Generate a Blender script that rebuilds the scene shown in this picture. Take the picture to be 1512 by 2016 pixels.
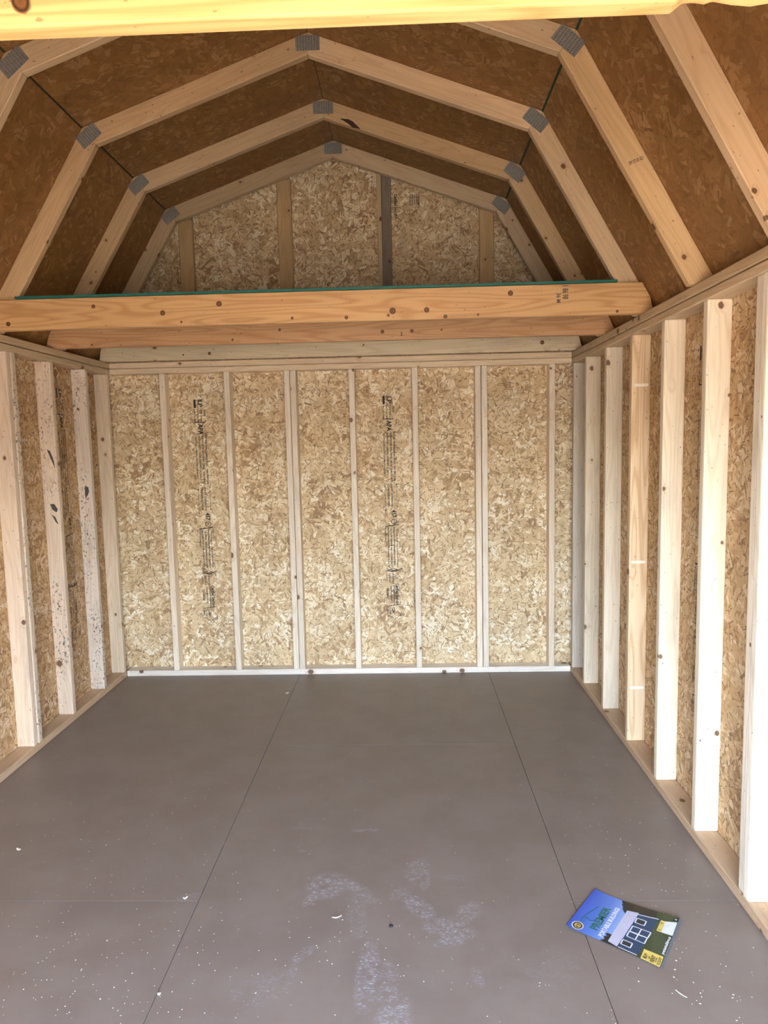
import bpy, bmesh, math, random
from mathutils import Vector, Matrix
sc = bpy.context.scene
for o in list(bpy.data.objects): bpy.data.objects.remove(o)
col = sc.collection
rnd = random.Random(7)

# ------------------------------------------------------------------ camera
CX, CY, CZ = 0.4054, -4.4866, 1.5354
YAW, PITCH, ROLL, FPX = 0.0309, -0.0990, -0.0215, 1354.9
def _axis(x, y, z):
    c, s = math.cos(ROLL), math.sin(ROLL); x, z = c*x - s*z, s*x + c*z
    c, s = math.cos(PITCH), math.sin(PITCH); y, z = c*y - s*z, s*y + c*z
    c, s = math.cos(YAW), math.sin(YAW); x, y = c*x - s*y, s*x + c*y
    return Vector((x, y, z))
cam_data = bpy.data.cameras.new('camera'); cam = bpy.data.objects.new('camera', cam_data); col.objects.link(cam)
r_, f_, u_ = _axis(1, 0, 0), _axis(0, 1, 0), _axis(0, 0, 1)
cam.matrix_world = Matrix(((r_.x, u_.x, -f_.x, CX), (r_.y, u_.y, -f_.y, CY), (r_.z, u_.z, -f_.z, CZ), (0, 0, 0, 1)))
cam_data.sensor_fit = 'HORIZONTAL'; cam_data.sensor_width = 36; cam_data.lens = FPX/1512*36
cam_data.clip_start = 0.02
sc.camera = cam

# ------------------------------------------------------------------ world, sun, exposure
w = bpy.data.worlds.new('sky'); sc.world = w; w.use_nodes = True
nt = w.node_tree; nt.nodes.clear()
sky = nt.nodes.new('ShaderNodeTexSky'); sky.sky_type = 'NISHITA'; sky.sun_disc = False
sky.sun_elevation = math.radians(48); sky.sun_rotation = math.radians(70); sky.dust_density = 3.0; sky.ozone_density = 1.0
bgn = nt.nodes.new('ShaderNodeBackground'); bgn.inputs['Strength'].default_value = 2.1
hs = nt.nodes.new('ShaderNodeHueSaturation'); hs.inputs['Saturation'].default_value = 0.7
wo = nt.nodes.new('ShaderNodeOutputWorld')
nt.links.new(sky.outputs[0], hs.inputs['Color']); nt.links.new(hs.outputs[0], bgn.inputs['Color']); nt.links.new(bgn.outputs[0], wo.inputs[0])
sd = bpy.data.lights.new('sun', 'SUN'); sd.energy = 1.9; sd.angle = math.radians(0.6); sd.color = (1.0, 0.88, 0.72)
sun = bpy.data.objects.new('sun', sd); col.objects.link(sun)
sun.rotation_euler = Vector((0.75, -0.32, -1.0)).to_track_quat('-Z', 'Y').to_euler()   # comes from the left and slightly from behind the shed
sun.location = (-6, 2, 8)
sc.view_settings.view_transform = 'Standard'; sc.view_settings.look = 'None'
sc.view_settings.exposure = 2.08; sc.view_settings.gamma = 1.0; sc.view_settings.use_curve_mapping = False
sc.cycles.use_denoising = True
sc.cycles.max_bounces = 6; sc.cycles.diffuse_bounces = 4; sc.cycles.glossy_bounces = 2
sc.cycles.use_adaptive_sampling = True; sc.cycles.adaptive_threshold = 0.1

# ------------------------------------------------------------------ dimensions (metres)
XL, XR = -1.501, 1.486          # inner faces of the side studs
D = 0.089; T = 0.038            # 2x4 depth and thickness
WL, WR = XL-D, XR+D             # inner faces of the side sheathing
HP = 2.019                      # underside of the double top plate
YF = -4.72                      # inner face of the front wall framing
DX0, DX1, DZ = -0.35, 1.30, 1.89  # doorway behind the camera
pl = bpy.data.lights.new('doorway_portal', 'AREA'); pl.shape = 'RECTANGLE'; pl.size = DX1-DX0; pl.size_y = DZ
pl.cycles.is_portal = True
po = bpy.data.objects.new('doorway_portal', pl); col.objects.link(po)
po.location = ((DX0+DX1)/2, YF-D-.05, DZ/2); po.rotation_euler = Vector((0, 1, 0)).to_track_quat('-Z', 'Y').to_euler()

# ------------------------------------------------------------------ node helpers
class N:
    def __init__(s, mat):
        s.t = mat.node_tree; s.n = s.t.nodes; s.l = s.t.links
    def new(s, k, **kw):
        n = s.n.new(k)
        for a, b in kw.items(): setattr(n, a, b)
        return n
    def put(s, sock, v):
        if v is None: return
        if hasattr(v, 'is_output') or isinstance(v, bpy.types.NodeSocket): s.l.new(v, sock)
        else:
            if isinstance(v, (int, float)) and hasattr(sock.default_value, '__len__'): v = (v,)*len(sock.default_value)
            if not isinstance(v, (int, float)) and hasattr(sock.default_value, '__len__') and len(sock.default_value) == 4 and len(v) == 3: v = (*v, 1)
            sock.default_value = v
    def m(s, op, a, b=None, c=None, clamp=False):
        n = s.new('ShaderNodeMath', operation=op, use_clamp=clamp)
        s.put(n.inputs[0], a); s.put(n.inputs[1], b); s.put(n.inputs[2], c); return n.outputs[0]
    def v(s, op, a, b=None, sc_=None):
        n = s.new('ShaderNodeVectorMath', operation=op)
        s.put(n.inputs[0], a)
        if b is not None: s.put(n.inputs[1], b)
        if sc_ is not None: s.put(n.inputs['Scale'], sc_)
        return n.outputs['Value' if op in ('LENGTH', 'DOT_PRODUCT', 'DISTANCE') else 'Vector']
    def noise(s, vec, scale=1, detail=2, rough=.5, dist=0, out='Fac', dim='3D'):
        n = s.new('ShaderNodeTexNoise', noise_dimensions=dim)
        s.put(n.inputs['Vector'], vec); n.inputs['Scale'].default_value = scale
        n.inputs['Detail'].default_value = detail; n.inputs['Roughness'].default_value = rough; n.inputs['Distortion'].default_value = dist
        return n.outputs[out]
    def mix(s, fac, a, b, mode='MIX'):
        n = s.new('ShaderNodeMix', data_type='RGBA', blend_type=mode)
        s.put(n.inputs[0], fac); s.put(n.inputs[6], a); s.put(n.inputs[7], b); return n.outputs[2]
    def rng(s, x, a, b, c=0., d=1., smooth=True):
        n = s.new('ShaderNodeMapRange', interpolation_type='SMOOTHSTEP' if smooth else 'LINEAR')
        s.put(n.inputs[0], x); s.put(n.inputs[1], a); s.put(n.inputs[2], b); s.put(n.inputs[3], c); s.put(n.inputs[4], d); return n.outputs[0]
    def ramp(s, x, stops):
        n = s.new('ShaderNodeValToRGB'); cr = n.color_ramp
        while len(cr.elements) > 1: cr.elements.remove(cr.elements[-1])
        cr.elements[0].position = stops[0][0]; cr.elements[0].color = (*stops[0][1], 1)
        for p, c in stops[1:]:
            e = cr.elements.new(p); e.color = (*c, 1)
        s.put(n.inputs[0], x); return n.outputs[0]

def new_mat(name):
    m = bpy.data.materials.new(name); m.use_nodes = True
    k = N(m); k.n.clear()
    out = k.new('ShaderNodeOutputMaterial'); b = k.new('ShaderNodeBsdfPrincipled')
    k.l.new(b.outputs[0], out.inputs[0]); return m, k, b
def finish(k, b, colour, rough, bump=None, strength=.2, dist=.001, spec=None):
    k.put(b.inputs['Base Color'], colour); k.put(b.inputs['Roughness'], rough)
    if spec is not None: b.inputs['Specular IOR Level'].default_value = spec
    if bump is not None:
        n = k.new('ShaderNodeBump'); n.inputs['Strength'].default_value = strength; n.inputs['Distance'].default_value = dist
        k.put(n.inputs['Height'], bump); k.l.new(n.outputs[0], b.inputs['Normal'])

def wood_material(name, mould=0.0, lines=.5, knot_scale=12., weather=.35, rough=.46, knots=1.0):
    """sawn lumber; the board's own hue is the object colour, the seed its alpha; grain runs along local X"""
    m, k, b = new_mat(name)
    oi = k.new('ShaderNodeObjectInfo'); tc = k.new('ShaderNodeTexCoord')
    seed = k.m('MULTIPLY', oi.outputs['Alpha'], 37.0)
    cmb = k.new('ShaderNodeCombineXYZ'); k.put(cmb.inputs[0], seed); k.put(cmb.inputs[1], k.m('MULTIPLY', seed, 1.7)); k.put(cmb.inputs[2], k.m('MULTIPLY', seed, .6))
    p = k.v('ADD', tc.outputs['Object'], cmb.outputs[0])
    # knots
    vo = k.new('ShaderNodeTexVoronoi', voronoi_dimensions='3D'); vo.inputs['Scale'].default_value = 1
    pk = k.v('SCALE', p, sc_=knot_scale)
    pk = k.v('ADD', pk, k.v('SCALE', k.noise(p, 60, 2, out='Color'), sc_=.10))
    pk = k.v('MULTIPLY', pk, (.8, 1, 1))
    k.put(vo.inputs['Vector'], pk)
    sep = k.new('ShaderNodeSeparateColor'); k.put(sep.inputs[0], vo.outputs['Color'])
    rad = k.m('MULTIPLY', k.m('POWER', sep.outputs[0], 2.2), .15)
    rad = k.m('ADD', rad, .012)
    if not knots: rad = .0001
    dk = vo.outputs['Distance']
    knot = k.rng(k.m('DIVIDE', dk, rad), .75, 1.15, 1, 0)
    ring = k.rng(k.m('ABSOLUTE', k.m('SUBTRACT', k.m('DIVIDE', dk, rad), 1.0)), 0, .3, 1, 0)
    halo = k.rng(k.m('DIVIDE', dk, rad), 1., 3.2, 1, 0)
    # grain
    warp = k.m('MULTIPLY', halo, .35)
    g = k.v('MULTIPLY', p, (1.1, 14, 14))
    base = k.m('ADD', k.noise(g, 1, 1, .4), k.m('MULTIPLY', warp, .25))
    rings = k.m('POWER', k.m('ADD', k.m('MULTIPLY', k.m('SINE', k.m('MULTIPLY', base, 62)), .5), .5), 2.2)
    fine = k.noise(k.v('MULTIPLY', p, (5, 230, 230)), 1, 3, .65)
    broad = k.noise(k.v('MULTIPLY', p, (1.0, 5, 5)), 1, 2, .5)
    tone = k.m('ADD', 1.0, k.m('MULTIPLY', k.m('SUBTRACT', fine, .5), .34))
    tone = k.m('ADD', tone, k.m('MULTIPLY', k.m('SUBTRACT', broad, .5), .42))
    c = k.mix(1.0, oi.outputs['Color'], tone, 'MULTIPLY')
    c = k.mix(k.m('MULTIPLY', rings, .42*lines), c, k.mix(1., c, (.62, .42, .24), 'MULTIPLY'))
    # grey weathering and dirt in soft patches
    gr = k.rng(k.noise(k.v('MULTIPLY', p, (2.2, 11, 11)), 1, 4, .65), .50, .78)
    c = k.mix(k.m('MULTIPLY', gr, weather), c, (.27, .235, .205))
    specks = k.rng(k.noise(k.v('MULTIPLY', p, (1, 1.6, 1.6)), 55, 1, .4), .735, .77)
    c = k.mix(k.m('MULTIPLY', specks, .55), c, (.11, .075, .05))
    if mould > 0:
        reg = k.rng(k.noise(k.v('MULTIPLY', p, (2.2, 7, 7)), 1, 2), .42, .60)
        sp = k.rng(k.noise(k.v('MULTIPLY', p, (.7, 1, 1)), 85, 3, .6), .57, .62)
        c = k.mix(k.m('MULTIPLY', k.m('MULTIPLY', reg, sp), mould), c, (.05, .045, .045))
        bl = k.rng(k.noise(k.v('MULTIPLY', p, (.45, 1, 1)), 17, 2, .5), .73, .76)
        c = k.mix(k.m('MULTIPLY', bl, mould), c, (.075, .07, .07))
    c = k.mix(k.m('MULTIPLY', halo, .22), c, k.mix(1., c, (.7, .45, .27), 'MULTIPLY'))
    c = k.mix(k.m('MULTIPLY', knot, .9), c, (.13, .05, .022))
    c = k.mix(k.m('MULTIPLY', ring, .75), c, (.075, .038, .02))
    finish(k, b, c, k.m('ADD', rough, k.m('MULTIPLY', fine, .1)), k.m('ADD', fine, k.m('MULTIPLY', rings, .4)), .35, .0008, .42)
    return m

def osb_material(name, tones, dark, darkness, k_mult=1.0, contrast=1.0, rough=.62, haze=0.0, bump=.5):
    """oriented strand board: several layers of rectangular flakes turned at random, local XY is the face"""
    m, k, b = new_mat(name)
    oi = k.new('ShaderNodeObjectInfo'); tc = k.new('ShaderNodeTexCoord')
    seed = k.m('MULTIPLY', oi.outputs['Alpha'], 31.0)
    cmb = k.new('ShaderNodeCombineXYZ'); k.put(cmb.inputs[0], seed); k.put(cmb.inputs[1], k.m('MULTIPLY', seed, 2.3))
    p0 = k.v('ADD', k.v('MULTIPLY', tc.outputs['Object'], (1, 1, 0)), cmb.outputs[0])
    wob = k.v('SCALE', k.v('SUBTRACT', k.noise(p0, 30, 2, .6, out='Color', dim='2D'), (.5, .5, .5)), sc_=.0016)
    p = k.v('ADD', p0, wob)
    ragg = k.m('SUBTRACT', k.noise(p0, 240, 1, .6, dim='2D'), .5)
    ragx = k.m('MULTIPLY', ragg, .30); ragy = k.m('MULTIPLY', ragg, .05)
    fine = k.noise(p0, 420, 2, .7, dim='2D')
    colour = None; hgt = 0.0
    #        cell   half-length half-width  kind   share kept
    layers = [(.16, 9, 9, 0, 0), (.125, .50, .24, 0, .0), (.095, .55, .17, 0, .05), (.080, .48, .20, 0, .1), (.062, .52, .15, 0, .1), (.050, .46, .19, 0, .15), (.040, .50, .13, 0, .2),
              (.030, .46, .16, 0, .25), (.045, .36, .040, 1, .50), (.021, .38, .085, 1, .40)]
    for i, (cell, hl, hw, kind, keep) in enumerate(layers):
        cell *= k_mult
        q = k.v('ADD', k.v('SCALE', p, sc_=1/cell), (i*13.7, i*7.3, 0))
        vo = k.new('ShaderNodeTexVoronoi', voronoi_dimensions='2D'); vo.inputs['Scale'].default_value = 1
        k.put(vo.inputs['Vector'], q)
        sep = k.new('ShaderNodeSeparateColor'); k.put(sep.inputs[0], vo.outputs['Color'])
        if not i:
            colour = k.ramp(sep.outputs[1], tones); continue
        dlt = k.v('SUBTRACT', q, vo.outputs['Position'])
        rot = k.new('ShaderNodeVectorRotate', rotation_type='Z_AXIS'); k.put(rot.inputs['Vector'], dlt); k.put(rot.inputs['Angle'], k.m('MULTIPLY', sep.outputs[0], 6.283))
        sx = k.new('ShaderNodeSeparateXYZ'); k.put(sx.inputs[0], rot.outputs[0])
        ax = k.m('ADD', k.m('ABSOLUTE', sx.outputs[0]), ragx)
        ay = k.m('ADD', k.m('ABSOLUTE', sx.outputs[1]), ragy)
        hwv = k.m('MULTIPLY', hw, k.m('ADD', .55, k.m('MULTIPLY', sep.outputs[1], .75)))
        mask = k.m('MULTIPLY', k.rng(ax, hl, hl*.95, 0, 1, False), k.rng(k.m('DIVIDE', ay, hwv), 1, .88, 0, 1, False))
        mask = k.m('MULTIPLY', mask, k.m('GREATER_THAN', sep.outputs[2], keep))
        if kind == 0:
            if cell > .04*k_mult:
                streak = k.noise(k.v('MULTIPLY', k.v('ADD', rot.outputs[0], vo.outputs['Color']), (1.4, 20, 1)), 1, 1, .6, dim='2D')
                tv = k.m('ADD', sep.outputs[1], k.m('MULTIPLY', k.m('SUBTRACT', streak, .5), .5))
            else: tv = sep.outputs[1]
            cc = k.ramp(tv, tones)
            gap = k.m('MULTIPLY', k.rng(k.m('DIVIDE', sx.outputs[1], hwv), .70, .95, 0, 1, False), k.rng(sep.outputs[2], .66, .9, 0, 1, False))
            cc = k.mix(k.m('MULTIPLY', gap, .55*contrast), cc, dark)
            hgt = k.m('ADD', k.m('MULTIPLY', hgt, k.m('SUBTRACT', 1., mask)), k.m('MULTIPLY', mask, k.m('ADD', sep.outputs[2], .2)))
        else:
            cc = dark; mask = k.m('MULTIPLY', mask, darkness)
        colour = k.mix(mask, colour, cc)
    colour = k.mix(1.0, colour, k.m('ADD', .80, k.m('MULTIPLY', fine, .40)), 'MULTIPLY')
    blot = k.noise(p0, 3.2, 3, .6)
    colour = k.mix(1.0, colour, k.m('ADD', .82, k.m('MULTIPLY', blot, .36)), 'MULTIPLY')
    if haze > 0:   # resin-smeared face: flakes read only faintly
        avg = tones[len(tones)//2][1]
        sm = k.noise(p0, 8, 4, .65)
        colour = k.mix(haze, colour, k.mix(1., avg, k.m('ADD', .45, sm), 'MULTIPLY'))
    colour = k.mix(1.0, colour, oi.outputs['Color'], 'MULTIPLY')
    finish(k, b, colour, rough, hgt, bump, .0012, .35)
    return m

WOOD = wood_material('sawn_spruce')
CLEAN = wood_material('clean_spruce', weather=.10, knot_scale=11.)
TRUSSW = wood_material('truss_spruce', weather=.12, knot_scale=15., rough=.40)
CLEAR = wood_material('clear_pine', lines=1.0, knots=0, weather=.05, rough=.42)
PINE = wood_material('pine_joist', lines=1.1, knot_scale=9., weather=.06, rough=.45)
MOULD = wood_material('spotted_spruce', mould=.85, weather=.45)
OSB = osb_material('wall_osb', [(0, (.40, .25, .14)), (.15, (.55, .385, .21)), (.4, (.67, .51, .305)), (.7, (.75, .595, .375)), (.88, (.85, .72, .50)), (1, (.96, .89, .74))], (.20, .115, .065), .8, 1.15, bump=.35)
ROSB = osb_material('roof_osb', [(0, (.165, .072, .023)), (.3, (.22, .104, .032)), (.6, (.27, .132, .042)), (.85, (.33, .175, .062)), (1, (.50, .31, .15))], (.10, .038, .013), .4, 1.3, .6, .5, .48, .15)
def plain(name, c, rough=.6, metal=0., spec=.5):
    m, k, b = new_mat(name); b.inputs['Metallic'].default_value = metal
    tc = k.new('ShaderNodeTexCoord'); n = k.noise(tc.outputs['Object'], 40, 3)
    finish(k, b, k.mix(1., c, k.m('ADD', .9, k.m('MULTIPLY', n, .2)), 'MULTIPLY'), rough, None, spec=spec); return m
GREEN = plain('green_edge_paint', (.012, .135, .115), .5)
DGREEN = plain('dark_green_edge', (.02, .06, .035), .6)
INK = plain('black_stamp_ink', (.035, .028, .026), .8)
FADED = plain('grey_stamp_ink', (.13, .10, .08), .8)
SIDING = plain('outer_siding', (.35, .33, .3), .7)
OLIVE = plain('olive_edge', (.035, .035, .012), .6)
DARKGAP = plain('subfloor_dark', (.05, .04, .035), .9)
def metal_plate():
    m, k, b = new_mat('galvanised_plate')
    tc = k.new('ShaderNodeTexCoord'); s = k.new('ShaderNodeSeparateXYZ'); k.put(s.inputs[0], tc.outputs['Object'])
    fx = k.m('FRACT', k.m('MULTIPLY', s.outputs[0], 1/.0125)); row = k.m('FLOOR', k.m('MULTIPLY', s.outputs[0], 1/.0125))
    fy = k.m('FRACT', k.m('ADD', k.m('MULTIPLY', s.outputs[1], 1/.0085), k.m('MULTIPLY', row, .5)))
    sl = k.m('MULTIPLY', k.rng(k.m('ABSOLUTE', k.m('SUBTRACT', fx, .5)), .30, .20, 0, 1), k.rng(k.m('ABSOLUTE', k.m('SUBTRACT', fy, .5)), .30, .22, 0, 1))
    n = k.noise(tc.outputs['Object'], 60, 3)
    c = k.mix(k.m('MULTIPLY', sl, .5), k.mix(n, (.24, .245, .24), (.44, .445, .43)), (.05, .045, .04))
    b.inputs['Metallic'].default_value = .55
    finish(k, b, c, .42, k.m('SUBTRACT', 1., sl), .6, .001); return m
PLATE = metal_plate()

def floor_material():
    m, k, b = new_mat('painted_floor')
    g = k.new('ShaderNodeNewGeometry'); P = k.v('MULTIPLY', g.outputs['Position'], (1, 1, 0))
    tex = k.noise(P, 420, 2, .7); mid = k.noise(P, 5, 4, .6); weave = k.noise(k.v('MULTIPLY', P, (1, 9, 1)), 90, 2, .5)
    c = k.mix(k.rng(mid, .35, .65), (.225, .185, .160), (.252, .212, .186))
    c = k.mix(1., c, k.m('ADD', .88, k.m('MULTIPLY', tex, .24)), 'MULTIPLY')
    # scuffed chalky dust, each smear where it lies on the boards: x, y, half-length, half-width, angle, strength
    S = [(.105, -2.225, .075, .065, 60, 1.), (.06, -2.30, .05, .022, 75, .9), (.20, -2.235, .085, .030, -38, .75), (.24, -2.30, .060, .02, -10, .45), (.425, -2.14, .075, .045, 80, .6), (.45, -2.20, .06, .02, 85, .6),
         (.36, -2.27, .05, .03, 40, .4), (.43, -2.34, .080, .038, -52, 1.), (.52, -2.44, .085, .05, -15, .9), (.515, -2.50, .05, .022, 12, .9), (.59, -2.36, .055, .035, 62, .65), (.22, -2.36, .06, .035, 85, .35), (.235, -2.44, .05, .03, 85, .4),
         (.27, -2.63, .14, .035, 88, .9), (.33, -2.68, .11, .035, 88, .6), (.35, -2.79, .09, .05, 80, .8), (.555, -2.185, .05, .022, -10, .25), (.07, -2.55, .05, .02, 50, .5), (.05, -2.62, .05, .015, 80, .35), (.59, -2.64, .04, .018, -80, .45),
         (-.36, -2.285, .045, .018, 10, .55), (.225, -1.88, .06, .012, 5, .7), (-.04, -1.865, .04, .01, 0, .35), (.0, -2.02, .03, .012, 0, .4),
         (-.26, -.10, .22, .022, -3, .38), (.55, -.22, .1, .01, -6, .35), (1.22, -.25, .05, .02, 10, .3), (-.35, -.28, .02, .015, 30, .8), (-.02, -2.68, .10, .06, 30, .3), (.82, -2.6, .1, .08, 20, .16)]
    tot = None
    sep = k.new('ShaderNodeSeparateXYZ'); k.put(sep.inputs[0], P)
    for x, y, a, w_, an, st in S:
        a_ = math.radians(an); ca, sa = math.cos(a_), math.sin(a_)
        dx = k.m('SUBTRACT', sep.outputs[0], x); dy = k.m('SUBTRACT', sep.outputs[1], y)
        uu = k.m('ADD', k.m('MULTIPLY', dx, ca/a), k.m('MULTIPLY', dy, sa/a))
        vv = k.m('ADD', k.m('MULTIPLY', dx, -sa/w_), k.m('MULTIPLY', dy, ca/w_))
        d2 = k.m('ADD', k.m('MULTIPLY', uu, uu), k.m('MULTIPLY', vv, vv))
        e = k.rng(d2, 1.5, .25, 0, st)
        tot = e if tot is None else k.m('MAXIMUM', tot, e)
    ang = k.noise(P, 6, 1, out='Color')
    st1 = k.noise(k.v('ADD', k.v('MULTIPLY', P, (1, 2.2, 1)), k.v('SCALE', ang, sc_=.10)), 95, 5, .74)
    pat = k.rng(st1, .50, .64)
    tot = k.m('MULTIPLY', tot, k.rng(k.noise(k.v('MULTIPLY', P, (1, 1.5, 1)), 24, 3, .6), .36, .56, .12, 1))
    soft = k.m('MULTIPLY', tot, .13)
    c = k.mix(soft, c, (.40, .40, .46))
    c = k.mix(k.m('MULTIPLY', k.m('MULTIPLY', tot, pat), .85), c, (.58, .59, .68))
    # faint overall dust, a little more towards the doorway side
    dust = k.rng(k.noise(P, 130, 4, .75), .64, .80)
    reg = k.rng(k.noise(P, 2.6, 2), .45, .7)
    c = k.mix(k.m('MULTIPLY', k.m('MULTIPLY', dust, reg), .35), c, (.5, .48, .48))
    rg = k.m('ADD', .40, k.m('MULTIPLY', mid, .12))
    finish(k, b, c, rg, k.m('ADD', tex, weave), .22, .0006, .5)
    return m
FLOOR = floor_material()

# ------------------------------------------------------------------ object helpers
def empty(name, loc=(0, 0, 0), parent=None):
    o = bpy.data.objects.new(name, None); col.objects.link(o); o.location = loc
    o.empty_display_size = .1
    if parent: o.parent = parent
    return o
def tag(o, label=None, cat=None, group=None, kind=None):
    if label: o['label'] = label
    if cat: o['category'] = cat
    if group: o['group'] = group
    if kind: o['kind'] = kind
    return o
def mesh_obj(name, verts, faces, mat, parent=None, world=None, color=None):
    me = bpy.data.meshes.new(name); me.from_pydata([tuple(v) for v in verts], [], faces); me.update()
    o = bpy.data.objects.new(name, me); col.objects.link(o); me.materials.append(mat)
    if world is not None:
        if parent:
            o.parent = parent; o.matrix_local = Matrix.Translation(parent_world(parent)).inverted() @ world
        else: o.matrix_world = world
    elif parent: o.parent = parent
    if color: o.color = color
    return o
def parent_world(p):
    t = Vector((0, 0, 0))
    while p: t += p.location; p = p.parent
    return t
def frame(org, ex, ey):
    ex = Vector(ex).normalized(); ey = Vector(ey); ey = (ey - ex*ey.dot(ex)).normalized(); ez = ex.cross(ey)
    return Matrix(((ex.x, ey.x, ez.x, org[0]), (ex.y, ey.y, ez.y, org[1]), (ex.z, ey.z, ez.z, org[2]), (0, 0, 0, 1)))
def prism(name, poly, h, mat, M, parent=None, color=(1, 1, 1, 1), bevel=.003, seg=1):
    """polygon in local XY extruded along local Z by h"""
    bm = bmesh.new()
    a = [bm.verts.new((x, y, 0)) for x, y in poly]; b = [bm.verts.new((x, y, h)) for x, y in poly]
    n = len(poly)
    bm.faces.new(a[::-1]); bm.faces.new(b)
    for i in range(n): bm.faces.new((a[i], a[(i+1) % n], b[(i+1) % n], b[i]))
    bmesh.ops.recalc_face_normals(bm, faces=bm.faces[:])
    if bevel: bmesh.ops.bevel(bm, geom=bm.edges[:], offset=bevel, segments=seg, affect='EDGES', profile=.6)
    me = bpy.data.meshes.new(name); bm.to_mesh(me); bm.free(); me.materials.append(mat)
    o = bpy.data.objects.new(name, me); col.objects.link(o); o.color = color
    if parent: o.parent = parent; o.matrix_local = Matrix.Translation(parent_world(parent)).inverted() @ M
    else: o.matrix_world = M
    return o
PALE = (.74, .59, .42); GREY = (.60, .50, .385); ORANGE = (.74, .49, .25); YEL = (.76, .58, .36)
def tint(c, v=.05):
    f = 1 + rnd.uniform(-v, v); g = rnd.uniform(-.02, .02)
    return (c[0]*f, c[1]*f*(1+g), c[2]*f*(1+2*g), rnd.random())
def box_board(name, x0, x1, y0, y1, z0, z1, parent, mat=None, color=None, bevel=.003, seg=1, ang=(0, 0)):
    """axis-aligned board, grain along its longest side"""
    dx, dy, dz = x1-x0, y1-y0, z1-z0; L = max(dx, dy, dz)
    cx, cy, cz = (x0+x1)/2, (y0+y1)/2, (z0+z1)/2
    if L == dz: M = frame((cx, cy, z0), (0, 0, 1), (1, 0, 0)); a, bb, h = dz, dx, dy    # ez = +Y
    elif L == dx: M = frame((x0, cy, cz), (1, 0, 0), (0, 1, 0)); a, bb, h = dx, dy, dz
    else: M = frame((cx, y0, cz), (0, 1, 0), (1, 0, 0)); a, bb, h = dy, dx, dz
    M = M @ Matrix.Translation((0, 0, -h/2))
    return prism(name, [(0, -bb/2), (a, -bb/2), (a, bb/2), (0, bb/2)], h, mat or WOOD, M, parent, color or tint(PALE), bevel, seg)
def panel(name, x0, x1, y0, y1, org, ex, ey, h, mat, parent, color=None, bevel=.0015, poly=None):
    M = frame(org, ex, ey)
    return prism(name, poly or [(x0, y0), (x1, y0), (x1, y1), (x0, y1)], h, mat, M, parent, color or (1, 1, 1, rnd.random()), bevel)

# ------------------------------------------------------------------ floor
YB = 0.089
floor = tag(empty('floor'), kind='structure')
FX0, FX1, FY0 = WL-.02, WR+.02, YF-D
def fpanel(x0, x1, y0, y1):
    g = .0009
    return prism('floor_panel', [(x0+g, y0+g), (x1-g, y0+g), (x1-g, y1-g), (x0+g, y1-g)], .018, FLOOR, Matrix.Translation((0, 0, -.018)), floor, bevel=.0004)
S1, S2 = -.322, .942
for a, b in ((YB, -2.306), (-2.306, FY0)): fpanel(FX0, S1, b, a)
for a, b in ((YB, -1.093), (-1.093, -3.531), (-3.531, FY0)): fpanel(S1, S2, b, a)
for a, b in ((YB, -2.306), (-2.306, FY0)): fpanel(S2, FX1, b, a)
mesh_obj('subfloor', [(FX0, FY0, -.019), (FX1, FY0, -.019), (FX1, YB, -.019), (FX0, YB, -.019), (FX0, FY0, -.14), (FX1, FY0, -.14), (FX1, YB, -.14), (FX0, YB, -.14)],
         [(0, 1, 2, 3), (7, 6, 5, 4), (0, 4, 5, 1), (1, 5, 6, 2), (2, 6, 7, 3), (3, 7, 4, 0)], DARKGAP, floor)

# ------------------------------------------------------------------ roof geometry
AX, AZ = .008, 3.369
KXR, KXL, KZ = 1.052, -1.036, 2.998
FXR, FXL, FZ = 1.575, -1.588, 2.095
KNEE = [(FXL, FZ), (KXL, KZ), (AX, AZ), (KXR, KZ), (FXR, FZ)]      # outer line of the trusses = inner face of the roof sheathing

# ------------------------------------------------------------------ back wall
wall_back = tag(empty('wall_back'), kind='structure')
box_board('bottom_plate', XL+.0, XR, .0, D, 0, T, wall_back, mat=CLEAN, color=(.92, .86, .78, .31))
box_board('top_plate', XL, XR, .0, D, HP, HP+T-.002, wall_back, mat=CLEAN, color=(.80, .65, .46, .42), bevel=.004)
box_board('top_plate', XL, XR, .003, D, HP+T, HP+2*T-.001, wall_back, mat=CLEAN, color=(.72, .58, .41, .57), bevel=.004)
STUD = (.88, .78, .64)
for x, c in ((-1.178, PALE), (-.755, PALE), (-.363, PALE), (-.323, GREY), (.056, PALE), (.463, YEL), (.868, YEL), (.909, PALE), (1.342, PALE)):
    box_board('stud', x, x+.0375, .001, D, T, HP, wall_back, color=tint(STUD if c is not GREY else (.82, .73, .61), .03), mat=CLEAN, bevel=.0045, seg=2)
def roof_z(x):
    for (x0, z0), (x1, z1) in zip(KNEE, KNEE[1:]):
        if x0 <= x <= x1: return z0 + (z1-z0)*(x-x0)/(x1-x0)
    return FZ
sheets = [(WL-.012, -.304), (-.304, .915), (.915, WR+.012)]
back_panels = []
for a, b in sheets:
    g = .001
    top = [(x, roof_z(x)) for x in (KXL, AX, KXR) if a < x < b]
    ends = lambda x: roof_z(min(max(x, FXL), FXR))
    pts = [(a+g, -.02), (b-g, -.02)]
    if b > FXR: pts += [(b-g, FZ-.01), (FXR, FZ)]
    else: pts += [(b-g, ends(b))]
    pts += top[::-1]
    if a < FXL: pts += [(FXL, FZ), (a+g, FZ-.01)]
    else: pts += [(a+g, ends(a))]
    # local frame: X right, Y up, Z towards the room
    back_panels.append(panel('osb_panel', 0, 0, 0, 0, (0, YB+.011, 0), (1, 0, 0), (0, 0, 1), .011, OSB, wall_back, poly=pts))
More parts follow.
